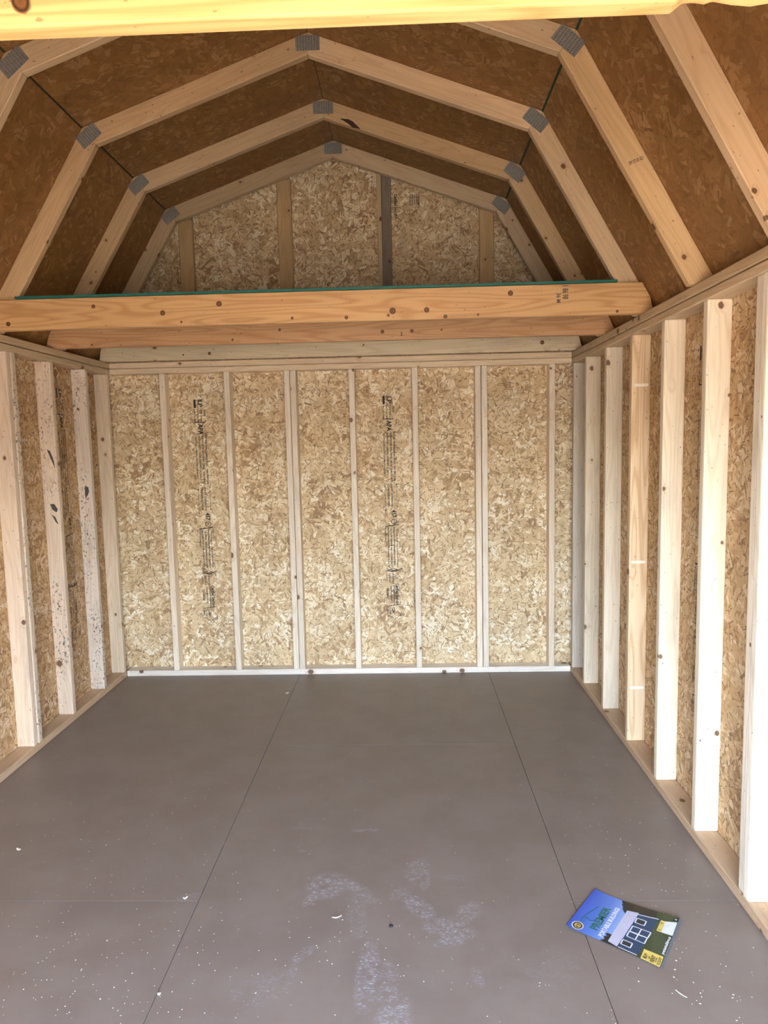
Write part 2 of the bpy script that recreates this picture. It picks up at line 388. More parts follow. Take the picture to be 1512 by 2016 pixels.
for x, w_, c, zz in ((-1.016, .09, GREY, 0), (-.374, .09, GREY, 0), (.909, .09, GREY, 0)):
    ztop = min(roof_z(x), roof_z(x+w_)) - .02
    box_board('gable_stud', x, x+w_, .045, .083, 2.24, ztop, wall_back, mat=TRUSSW, color=tint((.62, .45, .25)))
box_board('gable_stud', .262, .290, .045, .083, 2.24, roof_z(.3)-.02, wall_back, color=(.60, .48, .30, .2))
box_board('gable_stud', .291, .352, .041, .079, 2.24, roof_z(.352)-.02, wall_back, color=(.25, .215, .18, .77))

# ------------------------------------------------------------------ side walls
wall_right = tag(empty('wall_right'), kind='structure'); wall_left = tag(empty('wall_left'), kind='structure')
def side(wall, sgn, X_in, X_sh, joints):
    a, b = sorted((X_in, X_sh))
    box_board('bottom_plate', a, b, YF, .0 if sgn > 0 else .0, 0, T, wall, color=(.60, .43, .28, .6 if sgn > 0 else .2))
    a2, b2 = sorted((X_in, X_sh))
    box_board('top_plate', a2, b2, YF, -.0, HP, HP+T-.003, wall, color=(.62, .475, .31, .3 if sgn > 0 else .8), bevel=.005)
    box_board('top_plate', a2+.002*(sgn < 0)*-1, b2, YF, D, HP+T, HP+2*T, wall, color=(.60, .45, .285, .5 if sgn > 0 else .1), bevel=.005)
    for y1, y0 in zip(joints, joints[1:]):
        M_org = (X_sh+.011*sgn, 0, 0)
        # local X along +-Y, local Y up, local Z towards the room
        ex = (0, sgn*-1.0, 0)
        xs = sorted((y0*-sgn, y1*-sgn))
        wp = panel('osb_panel', xs[0]+.001, xs[1]-.001, -.02, HP+.07, M_org, ex, (0, 0, 1), .011, OSB, wall, color=((.80, .70, .60) if sgn > 0 else (.76, .65, .56)) + (rnd.random(),))
        side_panels.append((sgn, wp))
side_panels = []
side(wall_right, 1, XR, WR, [YB, -1.13, -2.35, -3.57, YF-D])
side(wall_left, -1, XL, WL, [YB, -1.15, -2.37, -3.59, YF-D])
# right studs (y of the face turned to the doorway, thickness, colour, material)
for y, c, m in ((-.038, (.62, .55, .46), WOOD), (-.338, (.76, .68, .54), WOOD), (-.745, (.78, .70, .56), WOOD), (-1.157, (.80, .62, .41), PINE), (-1.560, (.86, .75, .58), WOOD), (-1.963, (.88, .78, .62), WOOD),
                (-2.371, (.92, .84, .70), WOOD), (-2.331, (.85, .77, .64), WOOD), (-2.78, PALE, WOOD), (-3.19, PALE, WOOD), (-3.60, PALE, WOOD), (-4.01, PALE, WOOD), (-4.42, PALE, WOOD), (YF, PALE, WOOD)):
    dx = .004 if y == -2.331 else 0
    box_board('stud', XR+.001+dx, WR, y, y+T-.001, T, HP, wall_right, mat=m, color=tint(c, .02), bevel=.006, seg=2)
for y, c, m in ((-.0385, (.74, .62, .47), WOOD), (-.345, (.72, .62, .52), MOULD), (-.754, (.74, .62, .50), MOULD), (-1.172, (.76, .63, .50), WOOD), (-1.133, (.70, .60, .49), MOULD),
                (-1.58, PALE, WOOD), (-1.99, PALE, WOOD), (-2.40, PALE, WOOD), (-2.80, PALE, WOOD), (-3.21, PALE, WOOD), (-3.62, PALE, WOOD), (-4.02, PALE, WOOD), (-4.43, PALE, WOOD), (YF, PALE, WOOD)):
    w_in = XL-.001 if y != -1.133 else XL+.004
    box_board('stud', WL, w_in, y, y+T-.001, T, HP, wall_left, mat=m, color=tint(c, .02), bevel=.006, seg=2)

# ------------------------------------------------------------------ front wall behind the camera, with the doorway
wall_front = tag(empty('wall_front'), kind='structure')
fp = [(WL-.012, -.02), (DX0, -.02), (DX0, DZ), (DX1, DZ), (DX1, -.02), (WR+.012, -.02), (WR+.012, FZ-.01), (FXR, FZ), (KXR, KZ), (AX, AZ), (KXL, KZ), (FXL, FZ), (WL-.012, FZ-.01)]
def front_piece(poly): panel('osb_panel', 0, 0, 0, 0, (0, YF-D, 0), (1, 0, 0), (0, 0, 1), .011, OSB, wall_front, poly=poly)
front_piece([(WL-.012, -.02), (DX0, -.02), (DX0, FZ), (FXL, FZ), (WL-.012, FZ-.01)])
front_piece([(DX1, -.02), (WR+.012, -.02), (WR+.012, FZ-.01), (FXR, FZ), (DX1, FZ)])
front_piece([(DX0, DZ), (DX1, DZ), (DX1, FZ), (DX0, FZ)])
front_piece([(FXL, FZ), (FXR, FZ), (KXR, KZ), (AX, AZ), (KXL, KZ)])
for x in (DX0-T, DX1): box_board('door_stud', x, x+T, YF-D+.012, YF, 0, HP, wall_front)
box_board('door_header', DX0, DX1, YF-D+.012, YF, DZ, DZ+.089, wall_front)

# ------------------------------------------------------------------ roof
ceiling = tag(empty('ceiling'), kind='structure')
YSPL = [YB, -1.23, -3.67, YF-D]
def outn(p, q):
    d = Vector((q[0]-p[0], q[1]-p[1])).normalized(); return Vector((-d.y, d.x))
for i, (p, q) in enumerate(zip(KNEE, KNEE[1:])):
    d = Vector((q[0]-p[0], 0, q[1]-p[1])); L = d.length; d.normalize()
    for y1, y0 in zip(YSPL, YSPL[1:]):
        # local X along Y axis of the shed, local Y up the slope; face towards the room at local z = .012
        M = frame((p[0], 0, p[1]), (0, -1, 0), d)       # ez = ex x ey
        ez = Vector((0, -1, 0)).cross(d)
        inner = Vector((AX-p[0], 0, 1.8-p[1]))
        h = .012
        org = Vector((p[0], 0, p[1]))
        if ez.dot(inner) > 0: org = org - ez*h
        lo = .004 if i != 0 else 0; hi = L-.004 if i != 3 else L
        if i in (0, 1): lo, hi = (0 if i == 0 else .004), (L-.004 if i == 0 else L-.0015)
        else: lo, hi = (.0015 if i == 2 else .004), (L-.004 if i == 2 else L)
        panel('roof_panel', -y1+.001, -y0-.001, lo, hi, org, (0, -1, 0), d, h, ROSB, ceiling, bevel=.0008)
# green painted panel edges showing at the two knees, dark gap at the ridge
def strip(name, x, z, w_, mat, y0=YF-D, y1=YB):
    box_board(name, x-w_/2, x+w_/2, y0, y1, z-.004, z+.008, ceiling, mat=mat, bevel=.001)
strip('panel_edge', KXR, KZ+.003, .012, DGREEN); strip('panel_edge', KXL, KZ+.003, .008, OLIVE); strip('panel_edge', AX, AZ+.004, .006, DARKGAP)
# outer covering
pts = [(FXL-.10, FZ-.17), (KXL-.02, KZ+.03), (AX, AZ+.035), (KXR+.02, KZ+.03), (FXR+.10, FZ-.17)]
inn = [(FXL-.016, FZ-.02), (KXL-.012, KZ+.011), (AX, AZ+.0145), (KXR+.012, KZ+.011), (FXR+.016, FZ-.02)]
v = []; f = []
for y in (YF-D-.14, YB+.14):
    v += [(x, y, z) for x, z in inn] + [(x, y, z) for x, z in pts]
for i in range(4):
    f += [(i, i+1, 11+i, 10+i), (5+i, 15+i, 16+i, 6+i), (i, 5+i, 6+i, i+1), (10+i, 11+i, 16+i, 15+i)]
f += [(0, 10, 15, 5), (4, 9, 19, 14)]
mesh_obj('roof_covering', v, f, SIDING, ceiling)
# outside siding boards closing the joints of the sheathing
def slab(name, x0, x1, y0, y1, z0, z1, mat, parent):
    vs = [(x, y, z) for x in (x0, x1) for y in (y0, y1) for z in (z0, z1)]
    return mesh_obj(name, vs, [(0, 1, 3, 2), (4, 6, 7, 5), (0, 4, 5, 1), (2, 3, 7, 6), (0, 2, 6, 4), (1, 5, 7, 3)], mat, parent)
slab('siding', WR+.013, WR+.028, YF-D-.02, YB+.03, -.15, 2.06, SIDING, wall_right)
slab('siding', WL-.028, WL-.013, YF-D-.02, YB+.03, -.15, 2.06, SIDING, wall_left)
gp = [(WL-.012, -.15), (WR+.012, -.15), (WR+.012, FZ-.01), (FXR, FZ), (KXR, KZ), (AX, AZ), (KXL, KZ), (FXL, FZ), (WL-.012, FZ-.01)]
panel('siding', 0, 0, 0, 0, (0, YB+.028, 0), (1, 0, 0), (0, 0, 1), .014, SIDING, wall_back, poly=gp)

# ------------------------------------------------------------------ gambrel trusses
def truss(Y, label, cols, foot=FZ):
    t = tag(empty('roof_truss', (0, Y, FZ)), label, 'roof truss', 'gambrel trusses under the roof')
    W_ = .089
    P = [Vector(p) for p in KNEE]
    if foot > FZ:      # legs end on the loft deck
        for a_, b_ in ((0, 1), (4, 3)): P[a_] = P[a_] + (P[b_]-P[a_])*((foot-FZ)/(KZ-FZ))
    dirs = [(b-a).normalized() for a, b in zip(P, P[1:])]
    nin = [Vector((d.y, -d.x)) for d in dirs]           # towards the inside
    def inner(i):       # inner mitre point at joint i
        n0, n1 = nin[i-1], nin[i]; bis = (n0+n1).normalized(); return P[i] + bis*(W_/bis.dot(n0))
    for i in range(4):
        a, b = P[i], P[i+1]
        if i == 0: q = [a, b, inner(1), a + Vector((W_/abs(nin[0].x), 0))]
        elif i == 3: q = [a, b, b - Vector((W_/abs(nin[3].x), 0)), inner(3)]
        else: q = [a, b, inner(i+1), inner(i)]
        dd = dirs[i]; M = frame((a.x, Y, a.y), (dd.x, 0, dd.y), (nin[i].x, 0, nin[i].y))
        # ez = ex x ey ; extrude towards +Y whatever the sign
        ez = M.to_3x3() @ Vector((0, 0, 1))
        loc = [((p-a).dot(dd), (p-a).dot(nin[i])) for p in q]
        if ez.y < 0: M = M @ Matrix.Translation((0, 0, -T))
        # keep 0.8 mm open at each mitre
        prism('truss_leg' if i in (0, 3) else 'rafter', loc, T, TRUSSW, M, t, (*cols[i], rnd.random()), .0025)
    for i in (1, 2, 3):
        bis = (nin[i-1]+nin[i]).normalized(); c = P[i] + bis*.047
        if i == 2: c = P[i] + bis*.046
        ex = Vector((-bis.y, bis.x))
        M = frame((c.x, Y-.0022, c.y), (ex.x, 0, ex.y), (bis.x, 0, bis.y))
        ez = M.to_3x3() @ Vector((0, 0, 1))
        if ez.y < 0: M = M @ Matrix.Translation((0, 0, -.002))
        g = prism('gusset_plate', [(-.054, -.032), (.054, -.032), (.054, .032), (-.054, .032)], .002, PLATE, M, t, bevel=0)
        if i == 1 and Y < -1: g['label'] = 'toothed galvanised metal plate'
    return t
TY = [-.126, -.637, -1.232, -1.842, -2.433]
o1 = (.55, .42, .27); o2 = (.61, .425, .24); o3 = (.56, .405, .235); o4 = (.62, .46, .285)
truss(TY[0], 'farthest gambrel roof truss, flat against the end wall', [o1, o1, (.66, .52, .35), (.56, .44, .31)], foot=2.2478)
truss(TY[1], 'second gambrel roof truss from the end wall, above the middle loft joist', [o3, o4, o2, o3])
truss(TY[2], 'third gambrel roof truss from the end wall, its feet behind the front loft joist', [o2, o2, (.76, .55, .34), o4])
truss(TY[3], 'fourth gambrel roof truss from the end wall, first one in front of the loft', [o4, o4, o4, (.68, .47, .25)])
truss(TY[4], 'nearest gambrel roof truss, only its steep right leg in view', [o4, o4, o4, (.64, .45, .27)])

# ------------------------------------------------------------------ loft joists and deck
def joist(label, x0, x1, y, z, hgt, color, chamfer=True, mat=CLEAR, t=T, bevel=.004, poly=None, group='loft joists', name='loft_joist'):
    M = frame((0, y, z), (1, 0, 0), (0, 0, 1)) @ Matrix.Translation((0, 0, -t))   # ez = -Y
    if poly is None:
        s = 1.735
        def xr_(zz): return FXR - (zz-FZ)/s - .004
        def xl_(zz): return FXL + (zz-FZ)/1.636 + .004
        zt = z+hgt
        zc = z+.075
        poly = [(max(x0, xl_(z)), 0), (min(x1, xr_(z)), 0), (min(x1, xr_(zc)), zc-z), (min(x1, xr_(zt)), hgt), (max(x0, xl_(zt)), hgt), (max(x0, xl_(zc)), zc-z)]
        q = []
        for p in poly:
            if not q or (Vector(p)-Vector(q[-1])).length > .004: q.append(p)
        poly = q
    return tag(prism(name, poly, t, mat, M, None, color, bevel, 2), label, 'joist', group)
J1 = joist('front loft joist, wide orange pine board spanning the shed under the green deck edge', -1.60, 1.545, -1.272, 2.0955, .1395, (.62, .385, .18, .35))
J2 = joist('middle loft joist, reddish pine board seen below the front one', -1.56, 1.56, -.6755, 2.0955, .1395, (.56, .32, .16, .62))
J3 = joist('rear loft joist, greyish board lying on the end wall top plate', -1.55, 1.545, -.028, 2.0975, .1375, (.70, .58, .40, .13), mat=WOOD)
# near joist with the torn lower edge on the right
bp = []
rr = random.Random(3)
xs = -1.50
bp += [(.770, 0), (.775, .004), (.785, .012), (.80, .0125), (.815, .010), (.825, .013), (.85, .008), (.875, .005), (.90, .008), (.925, .0045), (.945, .003), (.965, .006), (.99, .002), (1.01, .004), (1.04, 0)]
bp += [(1.566, 0), (1.484, .1395), (-1.494, .1395), (-1.576, 0)]
JN = joist('nearest overhead joist across the top edge, bright yellow wood with a torn lower edge', 0, 0, -3.527, 2.0965, .1395, (.92, .57, .24, .05), poly=bp, t=.031, bevel=.0035, group='loft joists')
deck = prism('loft_deck', [(-1.379, -1.276), (1.379, -1.276), (1.379, -.30), (1.475, -.30), (1.475, .035), (-1.485, .035), (-1.485, -.30), (-1.379, -.30)], .0112, GREEN, Matrix.Translation((0, 0, 2.2362)), None, bevel=.0008)
tag(deck, 'thin loft deck lying on the joists, its front edge painted teal green', 'loft floor')

# ------------------------------------------------------------------ stamped lettering on the sheathing
def text_geo(s, size, sx=1.0):
    cu = bpy.data.curves.new('t', 'FONT'); cu.body = s; cu.size = 1.0; cu.resolution_u = 2; cu.offset = .034
    ob = bpy.data.objects.new('t', cu); col.objects.link(ob)
    dg = bpy.context.evaluated_depsgraph_get(); me = ob.evaluated_get(dg).to_mesh()
    vs = [(v.co.x, v.co.y) for v in me.vertices]; fs = [tuple(p.vertices) for p in me.polygons]
    ob.evaluated_get(dg).to_mesh_clear()
    bpy.data.objects.remove(ob); bpy.data.curves.remove(cu)
    if not vs: return [], []
    x0 = min(v[0] for v in vs); x1 = max(v[0] for v in vs)
    return [((x-x0)*size*sx, y*size) for x, y in vs], fs
_tc = {}
class Flat:
    """flat print collected in a 2-D space (s along the writing, t up the letters)"""
    def __init__(s): s.v = []; s.f = []
    def text(s, txt, s0, s1, t0, h, ang=0):
        """fit the text between s0 and s1 with cap height h"""
        if txt not in _tc: _tc[txt] = text_geo(txt, 1.0)
        vs, fs = _tc[txt]
        if not vs: return
        w0 = max(v[0] for v in vs); k = (s1-s0)/w0; kh = h/.70; n = len(s.v)
        s.v += [(s0+x*k, t0+y*kh) for x, y in vs]; s.f += [tuple(i+n for i in f) for f in fs]
    def poly(s, pts):
        n = len(s.v); s.v += list(pts); s.f.append(tuple(range(n, n+len(pts))))
    def rect(s, a, b, c, d): s.poly([(a, c), (b, c), (b, d), (a, d)])
    def line(s, p, q, w_):
        p = Vector(p); q = Vector(q); d = (q-p).normalized(); n = Vector((-d.y, d.x))*w_/2
        s.poly([tuple(p-n), tuple(q-n), tuple(q+n), tuple(p+n)])
    def pline(s, pts, w_, closed=False):
        for a, b in zip(pts, pts[1:]+(pts[:1] if closed else [])): s.line(a, b, w_)
        if closed is False: return
    def ring(s, c, rs, rt, w_, n=20):
        o = [(c[0]+rs*math.cos(i*2*math.pi/n), c[1]+rt*math.sin(i*2*math.pi/n)) for i in range(n)]
        i_ = [(c[0]+(rs-w_)*math.cos(i*2*math.pi/n), c[1]+(rt-w_)*math.sin(i*2*math.pi/n)) for i in range(n)]
        for k in range(n): s.poly([o[k], o[(k+1) % n], i_[(k+1) % n], i_[k]])
def mill_stamp(faint=False):
    F = Flat()        # s: 0 .. 1.53 down the sheet, t: 0 .. .115
    F.rect(.0, .055, .000, .014)
    F.text('LP', .004, .050, .030, .026); F.pline([(0, .024), (0, .060), (.055, .060), (.055, .024)], .0016, True)
    F.text('Tested Tough in Canada', .060, .150, .000, .008); F.text('Swan Valley, MB', .062, .145, .022, .008); F.text('OSB 9mm', .060, .145, .044, .008); F.text('0052025', .066, .112, .066, .009)
    F.rect(.148, .153, -.002, .070)
    F.text('APA', .160, .232, .024, .031)
    F.text('CSA O325, 1R24/2F16, CSA O452 EXPOSURE 1', .245, .525, .000, .0085)
    F.text('EXPOSURE 1  PANEL ALIGNED 11.1mm', .240, .520, .022, .0105)
    F.text('SIZED FOR SPACING  24/16  THICKNESS .418 IN  STRENGTH', .240, .735, .044, .0105)
    F.text('RATED SHEATHING INC.   000 PRP-108', .235, .560, .066, .0105)
    for t, a, b in ((.004, .590, .765), (.083, .575, .740)):
        F.rect(a, b, t-.001, t+.001)
        for e, d in ((a, 1), (b, -1)): F.poly([(e, t), (e+d*.012, t+.005), (e+d*.012, t-.005)])
    F.text('THIS DIRECTION', .590, .735, .022, .0115)
    F.text('457', .755, .805, .046, .030)
    F.ring((.832, .060), .018, .020, .004); F.text('PS', .824, .840, .055, .010)
    F.poly([(.862, .000), (.868, .002), (.856, .092), (.850, .090)])
    F.text('WARNING MOLD', .872, .975, -.002, .008)
    F.text('Harmed if LP OSB product is cut or', .872, 1.145, .016, .0095)
    F.text('Cut panels released dust and particulate', .872, 1.130, .036, .0095)
    F.text('Important: failure to follow handling', .868, 1.130, .056, .0095)
    F.text('wood dust can be hazardous', .880, 1.130, .076, .008)
    for kx in (0, .012):
        F.pline([(1.165+kx*.4, .000), (1.155+kx, .03), (1.170-kx*.3, .06), (1.150+kx*.2, .105)], .003)
        F.pline([(1.150+kx, .005), (1.172, .035+kx), (1.158, .065), (1.165+kx, .100)], .003)
    F.ring((1.163, .052), .012, .024, .003)
    F.text('PEFC/29-31', 1.185, 1.235, .000, .007); F.text('SUSTAINABLE', 1.185, 1.245, .020, .008); F.text('FORESTRY', 1.185, 1.255, .042, .009)
    F.text('Certified Sourcing', 1.255, 1.400, .062, .022)
    F.rect(1.262, 1.405, .050, .0545)
    F.text('www.sfiprogram.org', 1.270, 1.375, .028, .010)
    F.text('SFI-00003', 1.285, 1.355, .000, .014)
    F.poly([(1.408, .000), (1.412, .000), (1.400, .095), (1.396, .095)])
    F.text('CCMC', 1.418, 1.462, .036, .018); F.text('EVAL. LISTING', 1.418, 1.465, .018, .008); F.text('14280-L', 1.418, 1.462, .000, .012)
    leaf = [(1.470, .000), (1.480, .012), (1.474, .022), (1.492, .030), (1.486, .040), (1.506, .050), (1.488, .060), (1.492, .068), (1.476, .078), (1.480, .098), (1.468, .088), (1.466, .100)]
    F.pline(leaf, .003)
    return F
def thin_stamp():
    F = Flat()
    for i in range(4): F.text('TREATED PANEL REFERENCE', 0, .105, i*.011, .006)
    return F
def place_flat(F, parent, org, es, et, n, mat, name='printed_stamp', off=.0006, label=None, slant=0.0):
    """put the print on a surface: org, direction of writing, direction of letter tops, surface normal"""
    es, et, n, org = Vector(es), Vector(et), Vector(n), Vector(org)
    vs = [org + es*(a+slant*b) + et*b + n*off - parent_world(parent) for a, b in F.v]
    if es.cross(et).dot(n) < 0: fs = [f[::-1] for f in F.f]
    else: fs = F.f
    me = bpy.data.meshes.new(name); me.from_pydata([tuple(v) for v in vs], [], fs); me.materials.append(mat)
    o = bpy.data.objects.new(name, me); col.objects.link(o)
    o.parent = parent; o.matrix_parent_inverse = (Matrix.Translation(-parent_world(parent)) @ parent_mw(parent)).inverted() if False else Matrix()
    if parent.type == 'MESH':
        # bring world coordinates into the parent's local space
        mi = parent_mw(parent).inverted()
        for v in me.vertices: v.co = mi @ (v.co + parent_world(parent))
    if label: o['label'] = label
    return o
def parent_mw(p):
    M = p.matrix_local.copy() if p.parent else p.matrix_basis.copy()
    q = p.parent
    while q: M = q.matrix_basis @ M; q = q.parent
    return M
MS = mill_stamp(); TS = thin_stamp()
DN, RT, TR_ = (0, 0, -1), (1, 0, 0), (0, -1, 0)
place_flat(MS, back_panels[0], (-.984, YB, 1.852), DN, RT, TR_, INK, label='black printed mill stamp running down the sheet')
place_flat(MS, back_panels[1], (.270, YB, 1.848), DN, RT, TR_, INK, label='black printed mill stamp running down the sheet')
place_flat(TS, back_panels[0], (-.758, YB, .575), DN, RT, TR_, FADED)
place_flat(TS, back_panels[1], (.452, YB, .545), DN, RT, TR_, FADED)
G1 = Flat(); G1.text('Sourcing', 0, .075, 0, .022); G1.rect(-.01, .085, -.012, -.008); G1.pline([(.11, 0), (.12, .02), (.13, .012), (.135, .03), (.15, .02), (.155, .0)], .003)
place_flat(G1, back_panels[0], (-.945, YB, 3.03), DN, RT, TR_, INK)
G2 = Flat(); G2.text('Certified Sourcing', 0, .15, 0, .020); G2.pline([(.19, 0), (.2, .02), (.21, .012), (.22, .03), (.235, .0)], .003)
place_flat(G2, back_panels[1], (.372, YB, 3.12), DN, RT, TR_, INK)
G3 = Flat()
for i in range(5): G3.text('PANEL GRADE', 0, .065, i*.014, .008)
place_flat(G3, back_panels[1], (.47, YB, 3.115), DN, RT, TR_, FADED)
lp = [o for s, o in side_panels if s < 0][0]; rp = [o for s, o in side_panels if s > 0][1]
place_flat(MS, lp, (WL, -.535, 1.895), DN, (0, 1, 0), (1, 0, 0), INK, label='black printed mill stamp running down the sheet')
place_flat(MS, rp, (WR, -1.70, 1.89), DN, (0, -1, 0), (-1, 0, 0), INK)
# pencilled numbers on the joists
def scribble(o, x, y, z, s, txt):
    F = Flat(); F.text(txt, 0, s, 0, s*.42)
    place_flat(F, o, (x, y, z), DN, RT, TR_, FADED, name='pencil_mark', off=.0005)
scribble(J1, 1.135, -1.272, 2.228, .060, '1 86 98')
scribble(J1, 1.108, -1.272, 2.195, .042, '36 M')
scribble(J2, .40, -.6755, 2.135, .02, 'M')

# knots, bark edge and mould blots with a place of their own
def knot_material():
    m, k, b = new_mat('knot_wood')
    tc = k.new('ShaderNodeTexCoord'); r = k.v('LENGTH', k.v('MULTIPLY', tc.outputs['Object'], (1, 1, 0)))
    n = k.noise(tc.outputs['Object'], 180, 2)
    r = k.m('ADD', r, k.m('MULTIPLY', k.m('SUBTRACT', n, .5), .35))
    c = k.ramp(r, [(.0, (.15, .055, .018)), (.45, (.22, .09, .03)), (.66, (.06, .026, .01)), (.78, (.06, .026, .01)), (.88, (.30, .155, .06)), (1, (.48, .28, .12))])
    finish(k, b, c, .5); return m
KNOT = knot_material()
_km = None
def knot(parent, x, y, z, rx, rz=None, name='knot'):
    global _km
    if _km is None:
        kr = random.Random(5); n = 18
        vs = [(math.cos(i*2*math.pi/n)*(1+kr.uniform(-.07, .07)), math.sin(i*2*math.pi/n)*(1+kr.uniform(-.07, .07)), 0) for i in range(n)]
        _km = bpy.data.meshes.new('knot'); _km.from_pydata(vs, [], [tuple(range(n))]); _km.materials.append(KNOT)
    o = bpy.data.objects.new(name, _km); col.objects.link(o); o.parent = parent
    M = frame((x, y-.0006, z), (1, 0, 0), (0, 0, 1)) @ Matrix.Rotation(rnd.uniform(-.5, .5), 4, 'Z') @ Matrix.Diagonal((rx, rz or rx, 1, 1))
    o.matrix_local = parent_mw(parent).inverted() @ M
    return o
for x, z, r in ((-1.015, 2.194, .010), (-.694, 2.156, .013), (-.431, 2.190, .014), (-.609, 2.113, .006), (-.096, 2.117, .007), (.153, 2.113, .009), (.365, 2.137, .016), (.345, 2.118, .007), (.520, 2.137, .013), (.605, 2.105, .010),
                (.753, 2.110, .006), (.900, 2.201, .013), (1.38, 2.108, .007), (-1.42, 2.125, .011)): knot(J1, x, -1.272, z, r)
for x, z, r in ((-.26, 2.165, .008), (.30, 2.14, .011), (.46, 2.14, .011), (.62, 2.142, .006), (-1.30, 2.11, .006), (-.52, 2.118, .007)): knot(J2, x, -.6755, z, r)
for x, z, r in ((-.83, 2.135, .011), (.16, 2.163, .006), (1.29, 2.150, .014), (-1.0, 2.13, .006)): knot(J3, x, -.028, z, r)
kk = knot(JN, -.091, -3.527, 2.128, .0135, .017)
def blot(parent, pts, y, mat, name, seed=0, jitter=.12):
    br = random.Random(seed); cx = sum(p[0] for p in pts)/len(pts); cz = sum(p[1] for p in pts)/len(pts); out = []
    for (x0, z0), (x1, z1) in zip(pts, pts[1:]+pts[:1]):
        for t in (0, .33, .66):
            x = x0+(x1-x0)*t; z = z0+(z1-z0)*t; f_ = 1+br.uniform(-jitter, jitter)
            out.append((cx+(x-cx)*f_, cz+(z-cz)*f_))
    o = mesh_obj(name, [(x, y-.0007, z) for x, z in out], [tuple(range(len(out)))], mat)
    o.parent = parent; mi = parent_mw(parent).inverted()
    for v in o.data.vertices: v.co = mi @ v.co
    return o
BARK = plain('dark_bark', (.045, .022, .012), .85); BLOT = plain('grey_mould', (.075, .068, .062), .8); BAND = plain('pale_band', (.90, .84, .72), .5)
t2 = [o for o in bpy.data.objects if o.name.startswith('roof_truss')][1]
blot([c for c in t2.children if c.name.startswith('rafter')][1], [(.100, 3.262), (.135, 3.262), (.165, 3.246), (.205, 3.207), (.165, 3.214), (.135, 3.240)], TY[1], BARK, 'bark_edge', 2, .08)
studs_l = {round(o.matrix_local.translation.y, 3): o for o in wall_left.children if o.name.startswith('stud')}
def nearest(d, y): return d[min(d, key=lambda k_: abs(k_-y))]
sB = nearest(studs_l, -.735); sC = nearest(studs_l, -.326)
blot(sB, [(-1.552, 1.545), (-1.535, 1.535), (-1.520, 1.500), (-1.510, 1.435), (-1.526, 1.475)], -.754, BLOT, 'mould_blot', 3)
blot(sB, [(-1.556, 1.245), (-1.528, 1.243), (-1.514, 1.215), (-1.520, 1.195), (-1.545, 1.212)], -.754, BLOT, 'mould_blot', 4)
blot(sB, [(-1.550, 1.185), (-1.530, 1.170), (-1.512, 1.125), (-1.530, 1.145)], -.754, BLOT, 'mould_blot', 5)
blot(sC, [(-1.545, 1.315), (-1.522, 1.310), (-1.522, 1.280), (-1.545, 1.235), (-1.548, 1.275)], -.345, BLOT, 'mould_blot', 6)
studs_r = {round(o.matrix_local.translation.y, 3): o for o in wall_right.children if o.name.startswith('stud')}
s3 = nearest(studs_r, -1.138)
for z in (1.785, .938, .310): blot(s3, [(1.497, z+.007), (1.565, z+.007), (1.565, z-.007), (1.497, z-.007)], -1.157, BAND, 'pale_band', 7, .03)
t4 = [o for o in bpy.data.objects if o.name.startswith('roof_truss')][3]
leg4 = [c for c in t4.children if c.name.startswith('truss_leg')][1]
G4 = Flat(); G4.text('SPF STUD KD', 0, .055, 0, .012)
place_flat(G4, leg4, (1.245, TY[3], 2.525), (.93, 0, .36), (-.36, 0, .93), TR_, FADED, name='grade_mark')

# ------------------------------------------------------------------ brochure on the floor
PG = {}
TL, TRc, BR, BL = Vector((.890, -2.436)), Vector((1.030, -2.254)), Vector((1.258, -2.402)), Vector((1.121, -2.606))
def page(u, v):
    p = BL*(1-u)*(1-v) + BR*u*(1-v) + TL*(1-u)*v + TRc*u*v
    # long edges bow slightly, the sky end and the lower right corner lift a little
    nrm = Vector((TL.y-BL.y, -(TL.x-BL.x))).normalized()
    p = p + nrm*(.006*math.sin(v*math.pi*1.0))*(u-.5)*2*-1
    z = .0030 + .010*max(0, v-.72)**2*12*.6 + .004*math.sin(v*5.2)*.5*(u) + .006*max(0, u-.7)*max(0, .3-v)*10
    return Vector((p.x, p.y, max(z, .0030)))
broch = tag(empty('brochure', (1.07, -2.42, 0)), 'glossy brochure on the floor with blue sky and a shed on its cover', 'brochure')
def page_grid(name, u0, u1, v0, v1, off, mat, nu=8, nv=12, parent=broch, fn=page, poly=None):
    vs = []; fs = []
    for j in range(nv+1):
        for i in range(nu+1):
            u = u0+(u1-u0)*i/nu; v = v0+(v1-v0)*j/nv
            vs.append(fn(u, v)+Vector((0, 0, off))-broch.location)
    for j in range(nv):
        for i in range(nu):
            a = j*(nu+1)+i; fs.append((a, a+1, a+nu+2, a+nu+1))
    o = mesh_obj(name, vs, fs, mat, parent)
    uvl = o.data.uv_layers.new(name='uv')
    for l in o.data.loops:
        k_ = l.vertex_index; i, j = k_ % (nu+1), k_//(nu+1)
        uvl.data[l.index].uv = (u0+(u1-u0)*i/nu, v0+(v1-v0)*j/nv)
    return o
def flat_c(name, c, rough=.25): return plain(name, c, rough, 0, .6)
